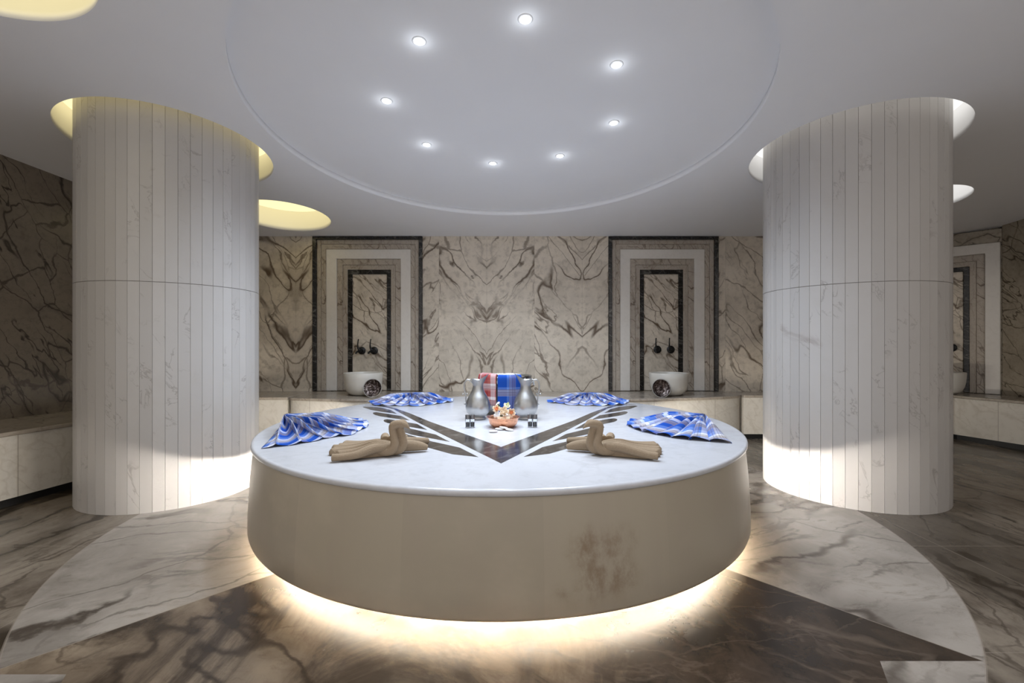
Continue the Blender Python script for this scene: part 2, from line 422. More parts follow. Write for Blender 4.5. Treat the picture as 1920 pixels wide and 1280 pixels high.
def plaid(name, c0, c1, c2, line, line2, per_v=.30, per_u=.26, off=0.0, dense=1.0, grp=.30, lw=.30):
    """woven check: wide coloured bands and groups of thin lines in both directions, on UV metres"""
    m, nt, b = base_mat(name, .85, 0, .15)
    uv = nt.coord('UV'); u, v, _ = nt.sep(uv)
    def bands(t, per, ph):
        f = nt.math('FRACT', t/per + ph + 10)
        n = nt.new('ShaderNodeValToRGB'); nt.put(n.inputs[0], f); cr = n.color_ramp; cr.interpolation = 'CONSTANT'
        seq = [(0, c0), (.22, c1), (.34, c2), (.52, c1), (.62, c0), (.80, c2), (.9, c1)]
        while len(cr.elements) < len(seq): cr.elements.new(.5)
        for e, (p, cc) in zip(cr.elements, seq): e.position = p; e.color = (*cc, 1)
        col = E(nt, n.outputs[0])
        g = nt.math('FRACT', f*dense*2.0 + .15)
        ingrp = nt.math('LESS_THAN', g, grp)
        th = nt.math('FRACT', g/grp*5)
        ln = ingrp*nt.math('LESS_THAN', th, .34)
        bg = ingrp
        return col, ln, bg
    cv, lv, gv = bands(v, per_v, off); cu, lu, gu = bands(u, per_u, off*.7+.3)
    n = nt.new('ShaderNodeMix', data_type='RGBA', blend_type='MIX'); n.inputs[0].default_value = .45
    nt.put(n.inputs[6], cv); nt.put(n.inputs[7], cu)
    col = E(nt, n.outputs[2])
    col = nt.mix(gv*.35, col, line2); col = nt.mix(gu*.15, col, line2)
    col = nt.mix(lv*.9, col, line); col = nt.mix(lu*lw, col, line)
    nt.put(b.inputs['Base Color'], col)
    wv = nt.noise(nt.comb(u*900, v*900, 0.0), 1.0, 2); bump(nt, b, wv, .001)
    return m
BLU = (.010,.065,.36); LBL = (.13,.235,.56); WHT = (.74,.75,.82)
m_plaid_a = plaid('blue_plaid_cotton', BLU, LBL, WHT, (.035,.02,.02), (.55,.43,.30))
m_plaid_b = plaid('blue_plaid_cotton_bold', BLU, BLU, LBL, (.06,.04,.10), (.60,.55,.45), per_v=.34, per_u=.34, off=.13, dense=.5, grp=.15, lw=.85)
m_plaid_r = plaid('red_plaid_cotton', (.36,.045,.05), (.50,.14,.12), (.80,.76,.76), (.20,.02,.03), (.75,.6,.6), per_v=.22, per_u=.2, off=.4)

# ------------------------------------------------------------------ room shell
bm = new_bm()
floor_pts = [(-5.0,-1.0),(6.0,-1.0),(6.0,6.45),(-5.0,6.45)]
vs = [bm.verts.new((x,y,0)) for x,y in floor_pts] + [bm.verts.new((x,y,-.1)) for x,y in floor_pts]
bm.faces.new(vs[:4]); bm.faces.new(vs[4:])
for i in range(4): bm.faces.new((vs[i], vs[(i+1)%4], vs[4+(i+1)%4], vs[4+i]))
tag(obj('floor', bm, m_floor), 'polished floor of pale and brown marble with dark star inlay', 'floor', kind='structure')

NICHE = (-1.865, 1.955); NW = 103*.006895
YS = -.8; YC = .5      # where the built part of the side walls and the ceiling ends, behind the camera's view
def wl(y): return -4.13+.16*(y-3.95)      # left wall
bm = new_bm()
for a, b_ in ((wl(YB)-.1, NICHE[0]-NW), (NICHE[0]+NW, NICHE[1]-NW), (NICHE[1]+NW, 4.4)):
    box(bm, a, b_, YB, YB+.16, 0, 2.75)
for cx in NICHE: box(bm, cx-NW, cx+NW, YB+.10, YB+.16, 0, 2.75)
tag(obj('wall_back', bm, m_wall), 'bookmatched cream marble wall with brown veins between the niches', 'wall', kind='structure')
bm = new_bm()
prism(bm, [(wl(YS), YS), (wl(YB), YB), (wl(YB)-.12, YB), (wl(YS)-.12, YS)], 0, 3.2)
tag(obj('wall_left', bm, m_wall_side), 'brown veined marble wall behind left column, shade put into its colour', 'wall', kind='structure')
P1 = (5.88, 5.52); P0 = (5.0, 6.4)
bm = new_bm()
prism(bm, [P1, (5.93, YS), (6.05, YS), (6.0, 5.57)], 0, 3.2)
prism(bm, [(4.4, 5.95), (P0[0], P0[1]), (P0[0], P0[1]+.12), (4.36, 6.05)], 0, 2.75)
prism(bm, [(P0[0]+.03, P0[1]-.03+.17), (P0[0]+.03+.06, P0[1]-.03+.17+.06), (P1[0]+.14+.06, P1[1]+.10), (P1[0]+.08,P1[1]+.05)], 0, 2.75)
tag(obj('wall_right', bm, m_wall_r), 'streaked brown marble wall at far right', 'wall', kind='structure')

# ceiling: two layers cut by round openings
COLS = ((-2.69, 3.67, .59), (2.70, 3.69, .605))
HOLES = [(-2.69,3.67,.70), (2.70,3.69,.715), (-2.60,5.22,.51), (4.18,4.77,.43), (-2.36,1.74,.60)]
BIG = (-.05, 3.41, 1.76)
def cut_sheet(holes, z0, th, seg=160):
    cu = bpy.data.curves.new('tmp', 'CURVE'); cu.dimensions = '2D'; cu.fill_mode = 'BOTH'; cu.extrude = th/2
    def spl(pts):
        s = cu.splines.new('POLY'); s.points.add(len(pts)-1); s.use_cyclic_u = True
        for q, p in zip(s.points, pts): q.co = (p[0], p[1], 0, 1)
    spl([(wl(YC)-.1,YC),(6.0,YC),(6.0,5.7),(5.1,6.6),(4.3,6.12),(wl(YB)-.1,6.12)])
    for cx, cy, r in holes: spl([(cx+r*math.cos(2*PI*i/seg), cy+r*math.sin(2*PI*i/seg)) for i in range(seg)])
    o = bpy.data.objects.new('tmp', cu); COL.objects.link(o)
    bpy.context.view_layer.update()
    me = bpy.data.meshes.new_from_object(o.evaluated_get(bpy.context.evaluated_depsgraph_get()))
    bpy.data.objects.remove(o)
    for v in me.vertices: v.co.z += z0 + th/2 - .07*v.co.y
    return me
bm = new_bm()
LIP = .05; DEEP = .24
for me in (cut_sheet(HOLES+[BIG], 2.95, LIP), cut_sheet(HOLES, 2.95+LIP, DEEP-LIP)): bm.from_mesh(me)
bmesh.ops.remove_doubles(bm, verts=bm.verts, dist=1e-5)
tag(obj('ceiling', bm, m_plaster), 'smooth white ceiling with large round recess and light wells', 'ceiling', kind='structure')

# ------------------------------------------------------------------ columns
def column(cx, cy, r, ztop, label):
    t = thing('marble_column', (cx, cy, 0), label=label, cat='column', group=None)
    def drum(name, z0, z1, mm, rr, groove=True):
        bm = new_bm(); pts = []
        N = 52
        for i in range(N):
            a0 = 2*PI*(i-.5)/N; a1 = 2*PI*(i+.5)/N
            g = .0014/rr
            if groove:
                pts += [((rr-.004)*math.cos(a0), (rr-.004)*math.sin(a0)), (rr*math.cos(a0+g), rr*math.sin(a0+g)), (rr*math.cos(a1-g), rr*math.sin(a1-g))]
            else: pts.append((rr*math.cos(a0), rr*math.sin(a0)))
        prism(bm, pts, z0, z1)
        return obj(name, bm, mm, t)
    drum('shaft', 0.0, 1.568, m_column, r)
    drum('joint', 1.568, 1.572, m_groove, r-.003, False)
    drum('shaft', 1.572, ztop, m_column, r)
    return t
column(*COLS[0], ceil_z(3.67)+DEEP-.02, 'thick round white marble column of vertical strips left of the slab')
column(*COLS[1], ceil_z(3.69)+DEEP-.02, 'thick round white marble column of vertical strips right of the slab')

# cove light panels on top of the openings
def cove(cx, cy, r, rin, mm, label):
    bm = new_bm(); seg = 96; z = lambda y: 2.95+DEEP+.004-.07*y
    o_ = [bm.verts.new((cx+(r+.01)*math.cos(2*PI*i/seg), cy+(r+.01)*math.sin(2*PI*i/seg), z(cy+(r+.01)*math.sin(2*PI*i/seg)))) for i in range(seg)]
    if rin:
        n_ = [bm.verts.new((cx+rin*math.cos(2*PI*i/seg), cy+rin*math.sin(2*PI*i/seg), z(cy+rin*math.sin(2*PI*i/seg)))) for i in range(seg)]
        for i in range(seg): bm.faces.new((o_[i], o_[(i+1)%seg], n_[(i+1)%seg], n_[i]))
    else: bm.faces.new(o_)
    r_ = bmesh.ops.extrude_face_region(bm, geom=bm.faces[:])
    for v in r_['geom']:
        if isinstance(v, bmesh.types.BMVert): v.co.z += .02
    return tag(obj('ceiling_light_panel', bm, mm), label, 'ceiling light')
cove(*HOLES[0], 0, m_cove_w, 'warm yellow ring light in the ceiling opening around left column')
cove(*HOLES[1], 0, m_cove_c, 'white ring light in the ceiling opening around right column')
cove(*HOLES[2], 0, m_cove_w, 'warm yellow round ceiling light behind left column near back wall')
cove(*HOLES[3], 0, m_cove_c, 'white round ceiling light half hidden behind right column')
cove(*HOLES[4], 0, m_cove_w, 'warm yellow round ceiling light in the top left corner')

# ------------------------------------------------------------------ downlights
DL = [((985,36),'foremost of the ring, top centre of the recess'), ((786,77),'second nearest, left of the foremost'),
      ((725,189),'leftmost of the ring'), ((800,271),'rear left of the ring'), ((924,306),'rearmost of the ring'),
      ((1050,292),'rear right of the ring'), ((1151,230),'right side of the ring, second from front'), ((1156,121),'right front of the ring')]
tilt_m = Matrix.Rotation(math.atan(-.07), 4, 'X')
for i, ((px, py), w) in enumerate(DL):
    d = F*(1.80+LIP)/((HY-py)+.07*F); X = (px-960)/F*d; z = 2.95+LIP-.07*d
    t = thing('downlight', (X, d, z), label='small round white downlight in the recess, '+w, cat='ceiling light', group=None)
    t.rotation_euler = (math.atan(-.07), 0, 0)
    bm = new_bm(); lathe(bm, [(.024,0.0), (.026,-.004), (.036,-.004), (.040,-.001), (.040,0.0)], 32); obj('trim_ring', bm, m_trim, t, True)
    bm = new_bm(); lathe(bm, [(.0239,-.0005), (.020,-.006), (.010,-.009), (0,-.010)], 24); obj('lens', bm, m_lens, t, True)
    L = bpy.data.lights.new('spot', 'SPOT'); L.energy = P_SPOT; L.color = (.76,.86,1.0); L.spot_size = R(150); L.spot_blend = 1.0; L.shadow_soft_size = .03
    lo = bpy.data.objects.new('downlight_beam', L); COL.objects.link(lo); lo.location = (X, d, z-.03)
    L = bpy.data.lights.new('glow', 'POINT'); L.energy = P_GLOW; L.color = (.85,.92,1.0); L.shadow_soft_size = .02
    lo = bpy.data.objects.new('downlight_glow', L); COL.objects.link(lo); lo.location = (X, d, z-.05)

# ------------------------------------------------------------------ niches
PXM = .006895
def zpx(y): return HC+(HY-y)*PXM
FR = [ # half width, top y, depth, material, name
  (103, 443.5, -.020, m_black, 'outer_black_frame'), (96, 449, .010, m_niche2, 'stone_frame'), (88.5, 457, .022, m_niche, 'stone_frame'),
  (80, 466, .034, m_white, 'white_frame'), (60.5, 484, .052, m_niche, 'stone_frame'), (50, 495, .062, m_niche2, 'stone_frame'),
  (41, 504, .070, m_black, 'inner_black_frame'), (33, 512, .088, m_panel, 'back_panel')]
def niche(loc, rz, label, frames=FR, cap=None):
    t = thing('wall_niche', loc, rz, label=label, cat='niche')
    back = .098
    for k, (hw, ty, dep, mm, nm) in enumerate(frames):
        w = hw*PXM; zt = zpx(ty)-BEN; bm = new_bm()
        if nm == 'back_panel': box(bm, -w, w, dep, back, .003, zt)
        else:
            w2 = frames[k+1][0]*PXM; z2 = zpx(frames[k+1][1])-BEN
            prof = [(-w,.003),(-w,zt),(w,zt),(w,.003),(w2,.003),(w2,z2),(-w2,z2),(-w2,.003)]
            a = [bm.verts.new((x, dep, z)) for x, z in prof]; b = [bm.verts.new((x, back, z)) for x, z in prof]
            for q in ((0,1,6,7),(1,2,5,6),(2,3,4,5)):
                bm.faces.new([a[i] for i in q]); bm.faces.new([b[i] for i in q])
            for i in range(8): bm.faces.new((a[i], a[(i+1)%8], b[(i+1)%8], b[i]))
            bm.normal_update()
        o = obj(nm, bm, mm, t); bevel_mod(o, .004, 1)
        if 'white' in nm: o['label'] = 'broad white marble frame'
        if 'black' in nm: o['label'] = 'narrow black marble frame'
    return t
niche((NICHE[0], YB, BEN), 0, 'stepped marble wall niche with black and white frames, left one on back wall')
niche((NICHE[1], YB, BEN), 0, 'stepped marble wall niche with black and white frames, right one on back wall')
ncx, ncy = P1[0]-.562*.7071, P1[1]+.562*.7071
FR3 = [(81.2, 443.5, 0.0, m_wall_r, 'wall_surround'), (79.8, 466, .020, m_white, 'white_frame')] + FR[4:]
niche((ncx, ncy, BEN), -PI/4, 'marble niche with white frame on angled wall behind right column', FR3)

# faucets
def faucet_proto():
    t = thing('wall_faucet', (0,0,0))
    bm = new_bm(); lathe(bm, [(0,0),(.044,0),(.050,.006),(.050,.020),(.044,.026),(.030,.028),(.026,.030),(.026,.060),(.022,.064),(0,.064)], 32)
    bmesh.ops.rotate(bm, verts=bm.verts, matrix=Matrix.Rotation(PI/2, 3, 'X')); obj('body', bm, m_blackmetal, t, True, angle=R(40))
    bm = new_bm(); tube(bm, [(-.012,-.055,0),(-.030,-.062,.03),(-.036,-.064,.07),(-.034,-.060,.115),(-.030,-.056,.150)], [.016,.013,.009,.007,.008], 10); obj('lever', bm, m_blackmetal, t, True)
    bm = new_bm(); tube(bm, [(-.012,-.05,-.004),(-.03,-.075,-.010),(-.045,-.095,-.025),(-.048,-.10,-.040)], [.012,.012,.011,.012], 10); obj('spout', bm, m_blackmetal, t, True)
    return t
fp = faucet_proto(); first = True
def put_faucet(loc, rz, label):
    global first
    if first:
        fp.location = loc; fp.rotation_euler = (0,0,rz); tag(fp, label, 'faucet', 'black wall faucets'); first = False
    else: dup(fp, loc, rz, label=label, cat='faucet', group='black wall faucets')
dpn = YB+.088
for px, py, lb in ((679,657,'black lever faucet in left niche, the left of its pair'), (702,657,'black lever faucet in left niche, the right of its pair'),
                   (1232,655,'black lever faucet in right niche, the left of its pair'), (1257,655,'black lever faucet in right niche, the right of its pair')):
    put_faucet(((px-960)/F*dpn, dpn-.001, HC-(py-HY)/F*dpn), 0, lb)
put_faucet((ncx+.125*.7071+.0615*.7071, ncy-.125*.7071+.0615*.7071, 1.15-.055), -PI/4, 'black lever faucet in the niche on angled right wall')

# ------------------------------------------------------------------ benches
def uv_ribbon(me, pts2d_len):
    pass
def bench(front, backp, label, kick=.035, over=.012, name='marble_bench'):
    """front: list of points along the visible front; backp: list closing the outline"""
    t = thing(name, (0,0,0), label=label, cat='bench')
    c = Vector((sum(p[0] for p in front)/len(front), sum(p[1] for p in front)/len(front)))
    def offs(dst):
        out = []
        n = len(front)
        for i, p in enumerate(front):
            a = Vector(front[max(i-1,0)]); b = Vector(front[min(i+1,n-1)])
            tdir = (b-a).normalized(); nn = Vector((tdir.y, -tdir.x))   # right-hand side of travel = room side
            out.append((p[0]+nn.x*dst, p[1]+nn.y*dst))
        return out
    f0 = offs(over); bm = new_bm()
    uvl = bm.loops.layers.uv.new('UVMap')
    z0, z1 = .062, BEN-.032
    prism(bm, f0+backp, z0, z1)
    # uv along the front in metres
    L = [0]
    P = f0+backp
    for i in range(1, len(P)+1): L.append(L[-1]+math.dist(P[i-1], P[i % len(P)]))
    bm.verts.ensure_lookup_table(); n = len(P)
    idx = {v: i for i, v in enumerate(bm.verts)}
    for f in bm.faces:
        if len(f.verts) == 4 and n != 4 or (n == 4 and abs(f.normal.z) < .5):
            ii = [idx[l.vert] % n for l in f.loops]; wrap = (0 in ii and n-1 in ii)
            for l in f.loops:
                k = idx[l.vert] % n; u = L[k]
                if wrap and k == 0: u = L[n]
                l[uvl].uv = (u+.3, l.vert.co.z)
    obj('front_panel', bm, m_benchface, t)
    bm = new_bm(); prism(bm, offs(0)+backp, BEN-.031, BEN); o = obj('seat_slab', bm, m_benchtop, t); bevel_mod(o, .008, 2)
    bm = new_bm(); prism(bm, offs(over+kick)+backp, 0.0, .061); obj('kick_plinth', bm, m_kick, t)
    return t
def fl(y): return -3.52+.155*(y-3.16)
G = .003
bench([(fl(5.29), 5.29), (fl(YS), YS)], [(wl(YS)+G, YS), (wl(5.29)+G, 5.29)], 'pale marble side bench along the shaded left wall')
bench([(-2.59, 5.30)[:2], (fl(5.30)+.0, 5.30)], [(wl(5.30)+G, 5.30), (wl(YB)+G, YB-G), (-2.59, YB-G)], 'straight pale marble bench at back wall beside left column')
arc = [(-2.575,5.45),(-2.55,5.28),(-2.3,5.19),(-1.7,5.11),(-.9,5.06),(0,5.05),(.9,5.09),(1.6,5.17),(2.1,5.265),(2.4,5.35),(2.62,5.44),(2.72,5.50),(2.775,5.58)]
arc = [(p.x, p.y) for p in catmull([(x,y,0) for x,y in arc], 6)][::-1]
bench(arc, [(-2.585, YB-G), (2.775, YB-G)], 'long curved pale marble bench behind the round slab')
bench([(5.275, 5.51), (2.785, 5.51)], [(2.785, YB-G), (4.4, YB-G), (5.0, 6.39), (5.275, 6.11)], 'straight pale marble bench at back wall beside right column')
fr = [(5.47,YS),(5.50,2.0),(5.52,4.0),(5.47,4.93),(5.285,5.50)]
bench(fr, [(5.285, 6.09), (P1[0]-G, P1[1]-G), (5.93-G, YS)], 'pale marble bench below the streaked right wall')

# ------------------------------------------------------------------ basins and wash bowls
def basin_proto():
    t = thing('stone_basin', (0,0,0))
    bm = new_bm()
    lathe(bm, [(0,0),(.11,0),(.150,.008),(.185,.035),(.208,.08),(.220,.14),(.226,.20),(.229,.262),(.226,.266),(.206,.266),(.203,.262),(.200,.20),(.185,.12),(.15,.07),(.08,.045),(0,.04)], 72)
    obj('bowl', bm, m_ceramic, t, True, angle=R(50))
    bm = new_bm(); lathe(bm, [(0,0),(.022,0),(.022,.004),(.012,.006),(0,.006)], 20, (0,0,.041)); obj('drain', bm, m_trim, t)
    return t
bp = basin_proto(); bz = BEN+.001
bp.location = (-1.795, 5.56, bz); tag(bp, 'white stone wash basin below the left niche', 'basin', 'stone wash basins')
dup(bp, (1.885, 5.54, bz), 0, label='white stone wash basin below the right niche', cat='basin', group='stone wash basins')
dup(bp, (5.335, 5.72, bz), 0, label='white stone wash basin behind right column', cat='basin', group='stone wash basins')

def engraved_copper():
    m, nt, b = base_mat('engraved_dark_bowl', .3, 1.0)
    c = nt.coord()
    v = nt.new('ShaderNodeTexVoronoi', feature='F1'); nt.put(v.inputs['Vector'], nt.mapping(c, sca=(1,1,1))); v.inputs['Scale'].default_value = 28
    d = E(nt, v.outputs['Distance']); n = nt.noise(c, 30, 5, .6, 1.5)
    nt.put(b.inputs['Base Color'], nt.mix(nt.step(n, .48, .64), (.07,.05,.045), (.55,.48,.46)))
    bump(nt, b, n, .012)
    return m
m_engc = engraved_copper()
def bowl_proto():
    t = thing('engraved_bowl', (0,0,0))
    bm = new_bm()
    # axis +z = opening; later leaned so that the opening faces the room
    lathe(bm, [(0,0),(.04,0),(.075,.010),(.097,.030),(.104,.050),(.1035,.052),(.095,.032),(.073,.013),(.04,.004),(.018,.004),(.016,.010),(.006,.013),(0,.013)], 48)
    obj('shell', bm, m_engc, t, True)
    bm = new_bm(); lathe(bm, [(.102,.050),(.1075,.050),(.1075,.054),(.102,.054)], 48, close=True); obj('rim', bm, m_pewter, t, True, angle=R(40))
    return t
wp = bowl_proto()
def lean(o, x, y):
    # disc leans back against the basin, standing on its rim
    tilt = R(78); o.rotation_euler = (tilt, 0, 0)
    zc = .1075*math.sin(tilt) - .054*math.cos(tilt) if False else 0
    # lowest rim point: centre + rim
    low = min((Euler((tilt,0,0)).to_matrix() @ Vector((.1075*math.cos(a), .1075*math.sin(a), h))).z for a in [k*PI/18 for k in range(36)] for h in (.050,.054,))
    o.location = (x, y, BEN - low + .001)
lean(wp, (700-960)/F*5.32, 5.338); tag(wp, 'dark engraved metal bowl leaning on the left basin', 'bowl', 'engraved wash bowls')
w2 = dup(wp, label='dark engraved metal bowl leaning on the right basin', cat='bowl', group='engraved wash bowls'); lean(w2, (1237.5-960)/F*5.32, 5.322)

# ------------------------------------------------------------------ round slab (navel stone)
SROT = math.atan(.0225)
slab = thing('round_marble_slab', (SLC[0], SLC[1], 0), 0, label='large round heated marble slab with dark leaf inlay, glowing underneath', cat='platform')
bm = new_bm(); lathe(bm, [(0,.086),(1.50,.086),(1.585,.087),(1.600,.094),(1.6045,.108),(1.604,.20),(1.592,.40),(1.577,.559),(1.5,.559),(0,.559)], 256)
obj('side_drum', bm, m_slabside, slab, True, angle=R(50))
bm = new_bm(); lathe(bm, [(0,.560),(1.570,.560),(1.582,.561),(1.588,.566),(1.590,.575),(1.588,.583),(1.580,.5885),(1.570,SLZ),(0,SLZ)], 256)
obj('top_slab', bm, m_slabtop, slab, True, angle=R(50))
bm = new_bm(); lathe(bm, [(0,0),(1.385,0),(1.385,.085),(0,.085)], 128); obj('plinth', bm, m_white, slab, True, angle=R(40))
bm = new_bm(); lathe(bm, [(1.387,.002),(1.396,.002),(1.396,.009),(1.387,.009)], 160, close=True); obj('light_strip', bm, m_strip, slab, True, angle=R(40))

# inlay pieces (in slab-local coordinates), mirrored about the slab's axis
ax = Vector((-.0236, 1.0)).normalized()
def mirror(p):
    v = Vector(p); return tuple(2*ax*v.dot(ax) - v)
def inlay(pxs, name, mir=True, smooth=False):
    base = [at(px, py, SLZ) for px, py in pxs]
    sets = [base]
    if mir: sets.append([mirror(p) for p in base])
    for s in sets:
        bm = new_bm(); P = [(x-SLC[0], y-SLC[1]) for x, y in s]
        prism(bm, P, SLZ-.004, SLZ+.0008)
        obj(name, bm, m_inlay, slab)
inlay([(939.6,868.6),(782,791),(738,767),(727,764.2),(716.5,762.2),(700,760.6),(684,759.5),(700,759.6),(724,761.2),(733,762.8),(741,765.2),(767.5,774.3),(805,790),(939.6,837.7)], 'dark_band')
inlay([(680,763),(684,762),(699,762.4),(716,764),(733,768.5),(744,775.4),(716,771.8),(695,768)], 'leaf_inlay')
inlay([(699,774.2),(701,773),(706,772.6),(753,779.8),(768,787.8),(735,783.7),(712,780),(703,777.6),(700,775.8)], 'leaf_inlay')
inlay([(719,788.3),(721,786.6),(726,785.8),(735,786.6),(782,794.7),(801,805.6),(738,795),(726,792.6),(721,790.6)], 'leaf_inlay')
inlay([(744,802),(746,800.4),(752,800.2),(762,801.6),(817,814.6),(843,828),(772,814.8),(753,808.5),(746,804.6)], 'leaf_inlay')
inlay([(748,815),(752,812.5),(760,813),(808,827),(862,839),(897,856.7),(848,851.4),(770,830),(754,822),(749,818)], 'leaf_inlay')

# ------------------------------------------------------------------ fan folded cotton towels
TOPZ = SLZ+.0012
def fan_towel(apex, a0, a1, rad, N, label, hgt=.055, seed=1, tail=True, ends=None, mat=None):
    rnd = random.Random(seed)
    t = thing('folded_towel', (apex[0], apex[1], TOPZ), label=label, cat='towel', group='blue plaid towels folded into fans')
    bm = new_bm(); uvl = bm.loops.layers.uv.new('UVMap')
    NT_, NR = N*18, 26
    ph = [rnd.uniform(.75,1.15) for _ in range(N+2)]; sh = [rnd.uniform(-.25,.25) for _ in range(N+2)]; rl = [rnd.uniform(.93,1.05) for _ in range(N+2)]
    grid = []
    for i in range(NT_+1):
        u = i/NT_; a = a0+(a1-a0)*u; k = u*N; ki = min(int(k), N-1); f = k-ki
        row = []
        amp = ph[ki]*(1-f)+ph[ki+1]*f
        R_ = rad(u)*(rl[ki]*(1-f)+rl[ki+1]*f)
        kk = (k + sh[ki]*math.sin(PI*f)*.5) % 1.0; tri = 1-abs(2*kk-1); wv = .55*tri + .45*(.5-.5*math.cos(PI*tri))
        for j in range(NR+1):
            v = j/NR; r = .012+(R_-.012)*v
            # pleats: sharp crest near apex, rounder outside
            crest = wv**(1.1)
            A = hgt*amp*(.50+.50*math.sin(PI*min(1, v*1.0+.10)))*(1-.30*v)
            body = hgt*1.05*(1-v)**1.6
            z = .002 + body*(.55+.45*wv) + A*crest*(.30+.70*min(1, v*2.2))*(1-.12*v)
            # pleats lean over sideways
            lean_ = .062*math.sin(2*PI*k)*min(1, v*1.5)*amp*.4
            aa = a + lean_/max(r, .08)
            x = r*math.cos(aa); y = r*math.sin(aa)
            row.append(bm.verts.new((x, y, z)))
        grid.append(row)
    arcU = (a1-a0)*.95*abs(rad(.5))
    for i in range(NT_):
        for j in range(NR):
            f = bm.faces.new((grid[i][j], grid[i+1][j], grid[i+1][j+1], grid[i][j+1]))
            us = [(i, j), (i+1, j), (i+1, j+1), (i, j+1)]
            for l, (p, q) in zip(f.loops, us): l[uvl].uv = (p/NT_*N*.105, q/NR*rad(.5)+.03*math.sin(6.28*p/NT_*N))
    me_o = obj('pleated_cloth', bm, mat or m_plaid_a, t, True)
    sd = me_o.modifiers.new('thick', 'SOLIDIFY'); sd.thickness = .0016; sd.offset = 1
    bm = new_bm(); ball(bm, (0,0,hgt*.62), .020, 1.0, 1.0, 1.35, 14)
    for v in bm.verts: v.co += Vector((rnd.uniform(-.002,.002), rnd.uniform(-.002,.002), rnd.uniform(-.001,.001)))
    uvl = bm.loops.layers.uv.new('UVMap')
    for f in bm.faces:
        for l in f.loops: l[uvl].uv = (l.vert.co.x+.02, l.vert.co.z)
    obj('gathered_point', bm, mat or m_plaid_a, t, True)
    return t
fan_towel((-1.50, 3.03), R(-74), R(40), lambda u: .60-.11*u, 9, 'blue plaid towel folded into a fan, front left on the slab', .075, 3)
fan_towel((1.276, 3.05), R(264), R(145), lambda u: .49, 9, 'blue plaid towel folded into a fan, front right on the slab', .075, 11)
fan_towel((-.985, 4.47), R(-168), R(10), lambda u: .40, 9, 'blue plaid towel folded into a fan, rear left on the slab', .064, 5)
fan_towel((.735, 4.50), R(-178), R(-6), lambda u: .40, 9, 'blue plaid towel folded into a fan, rear right on the slab', .064, 8)

# ------------------------------------------------------------------ towel swans
def swan(origin, mx, label, seed, wingL, wingR, neck, dz=0):
    """local frame: x along, y depth; mx mirrors x"""
    rnd = random.Random(seed)
    t = thing('towel_swan', (origin[0], origin[1], TOPZ), label=label, cat='towel', group='beige towel swans')
    M = lambda p: (p[0]*mx, p[1], p[2])
    def fuse(name, bm, vox):
        o = obj(name, bm, m_terry, t, True)
        md = o.modifiers.new('remesh', 'REMESH'); md.mode = 'VOXEL'; md.voxel_size = vox; md.use_smooth_shade = True
        sm = o.modifiers.new('smooth', 'SMOOTH'); sm.iterations = 1; sm.factor = .5
        return o
    bm = new_bm()
    ends, tubes_, NP = wingL
    E_ = catmull([(x, y, 0) for x, y in ends], 24); root = (Vector((.0, -.050, 0)), Vector((-.015, .110, 0)))
    nu, nv = len(E_)-1, 30; ph = [rnd.uniform(.85, 1.12) for _ in range(NP+1)]; el = [rnd.uniform(.95, 1.03) for _ in range(NP+1)]
    top = []; bot = []
    for i in range(nu+1):
        u = i/nu; k = u*NP; ki = min(int(k), NP-1); a_ = abs(math.sin(PI*k))**.55
        rt = root[0].lerp(root[1], u); tr = []; br = []
        for j in range(nv+1):
            v = j/nv; p = rt.lerp(E_[i], v*(.94+.06*a_)*el[ki])
            crown = math.sin(PI*min(1, .18+.86*u))          # the fan is highest along its middle
            h = (.037+.040*math.exp(-((v-.22)/.34)**2))*(.70+.30*crown)
            edge = min(1, (1-v)/.03)**.5 if v > .97 else 1
            z = h*(.40 - .25*v) + h*(.58+.12*v)*a_*ph[ki]*(.55+.45*min(1, v*2.5))
            tr.append(bm.verts.new(M((p.x, p.y, max(.003, z*(.55+.45*edge)))))); br.append(bm.verts.new(M((p.x, p.y, .0015))))
        top.append(tr); bot.append(br)
    for i in range(nu):
        for j in range(nv):
            bm.faces.new((top[i][j], top[i+1][j], top[i+1][j+1], top[i][j+1])); bm.faces.new((bot[i][j], bot[i+1][j], bot[i+1][j+1], bot[i][j+1]))
        bm.faces.new((top[i][nv], top[i+1][nv], bot[i+1][nv], bot[i][nv])); bm.faces.new((top[i][0], top[i+1][0], bot[i+1][0], bot[i][0]))
    for j in range(nv):
        bm.faces.new((top[0][j], top[0][j+1], bot[0][j+1], bot[0][j])); bm.faces.new((top[nu][j], top[nu][j+1], bot[nu][j+1], bot[nu][j]))
    for pts, rr in tubes_: tube(bm, [M(p) for p in pts], rr, 12, 6, flat=.95)
    fuse('pleated_wing', bm, .0030)
    bm = new_bm()
    for pts, rr in wingR: tube(bm, [M(p) for p in pts], rr, 12, 6, flat=1.0)
    fuse('small_wing', bm, .0036)
    bm = new_bm()
    for pts, rr in neck: tube(bm, [M(p) for p in pts], rr, 14, 7)
    fuse('neck', bm, .0030)
    return t
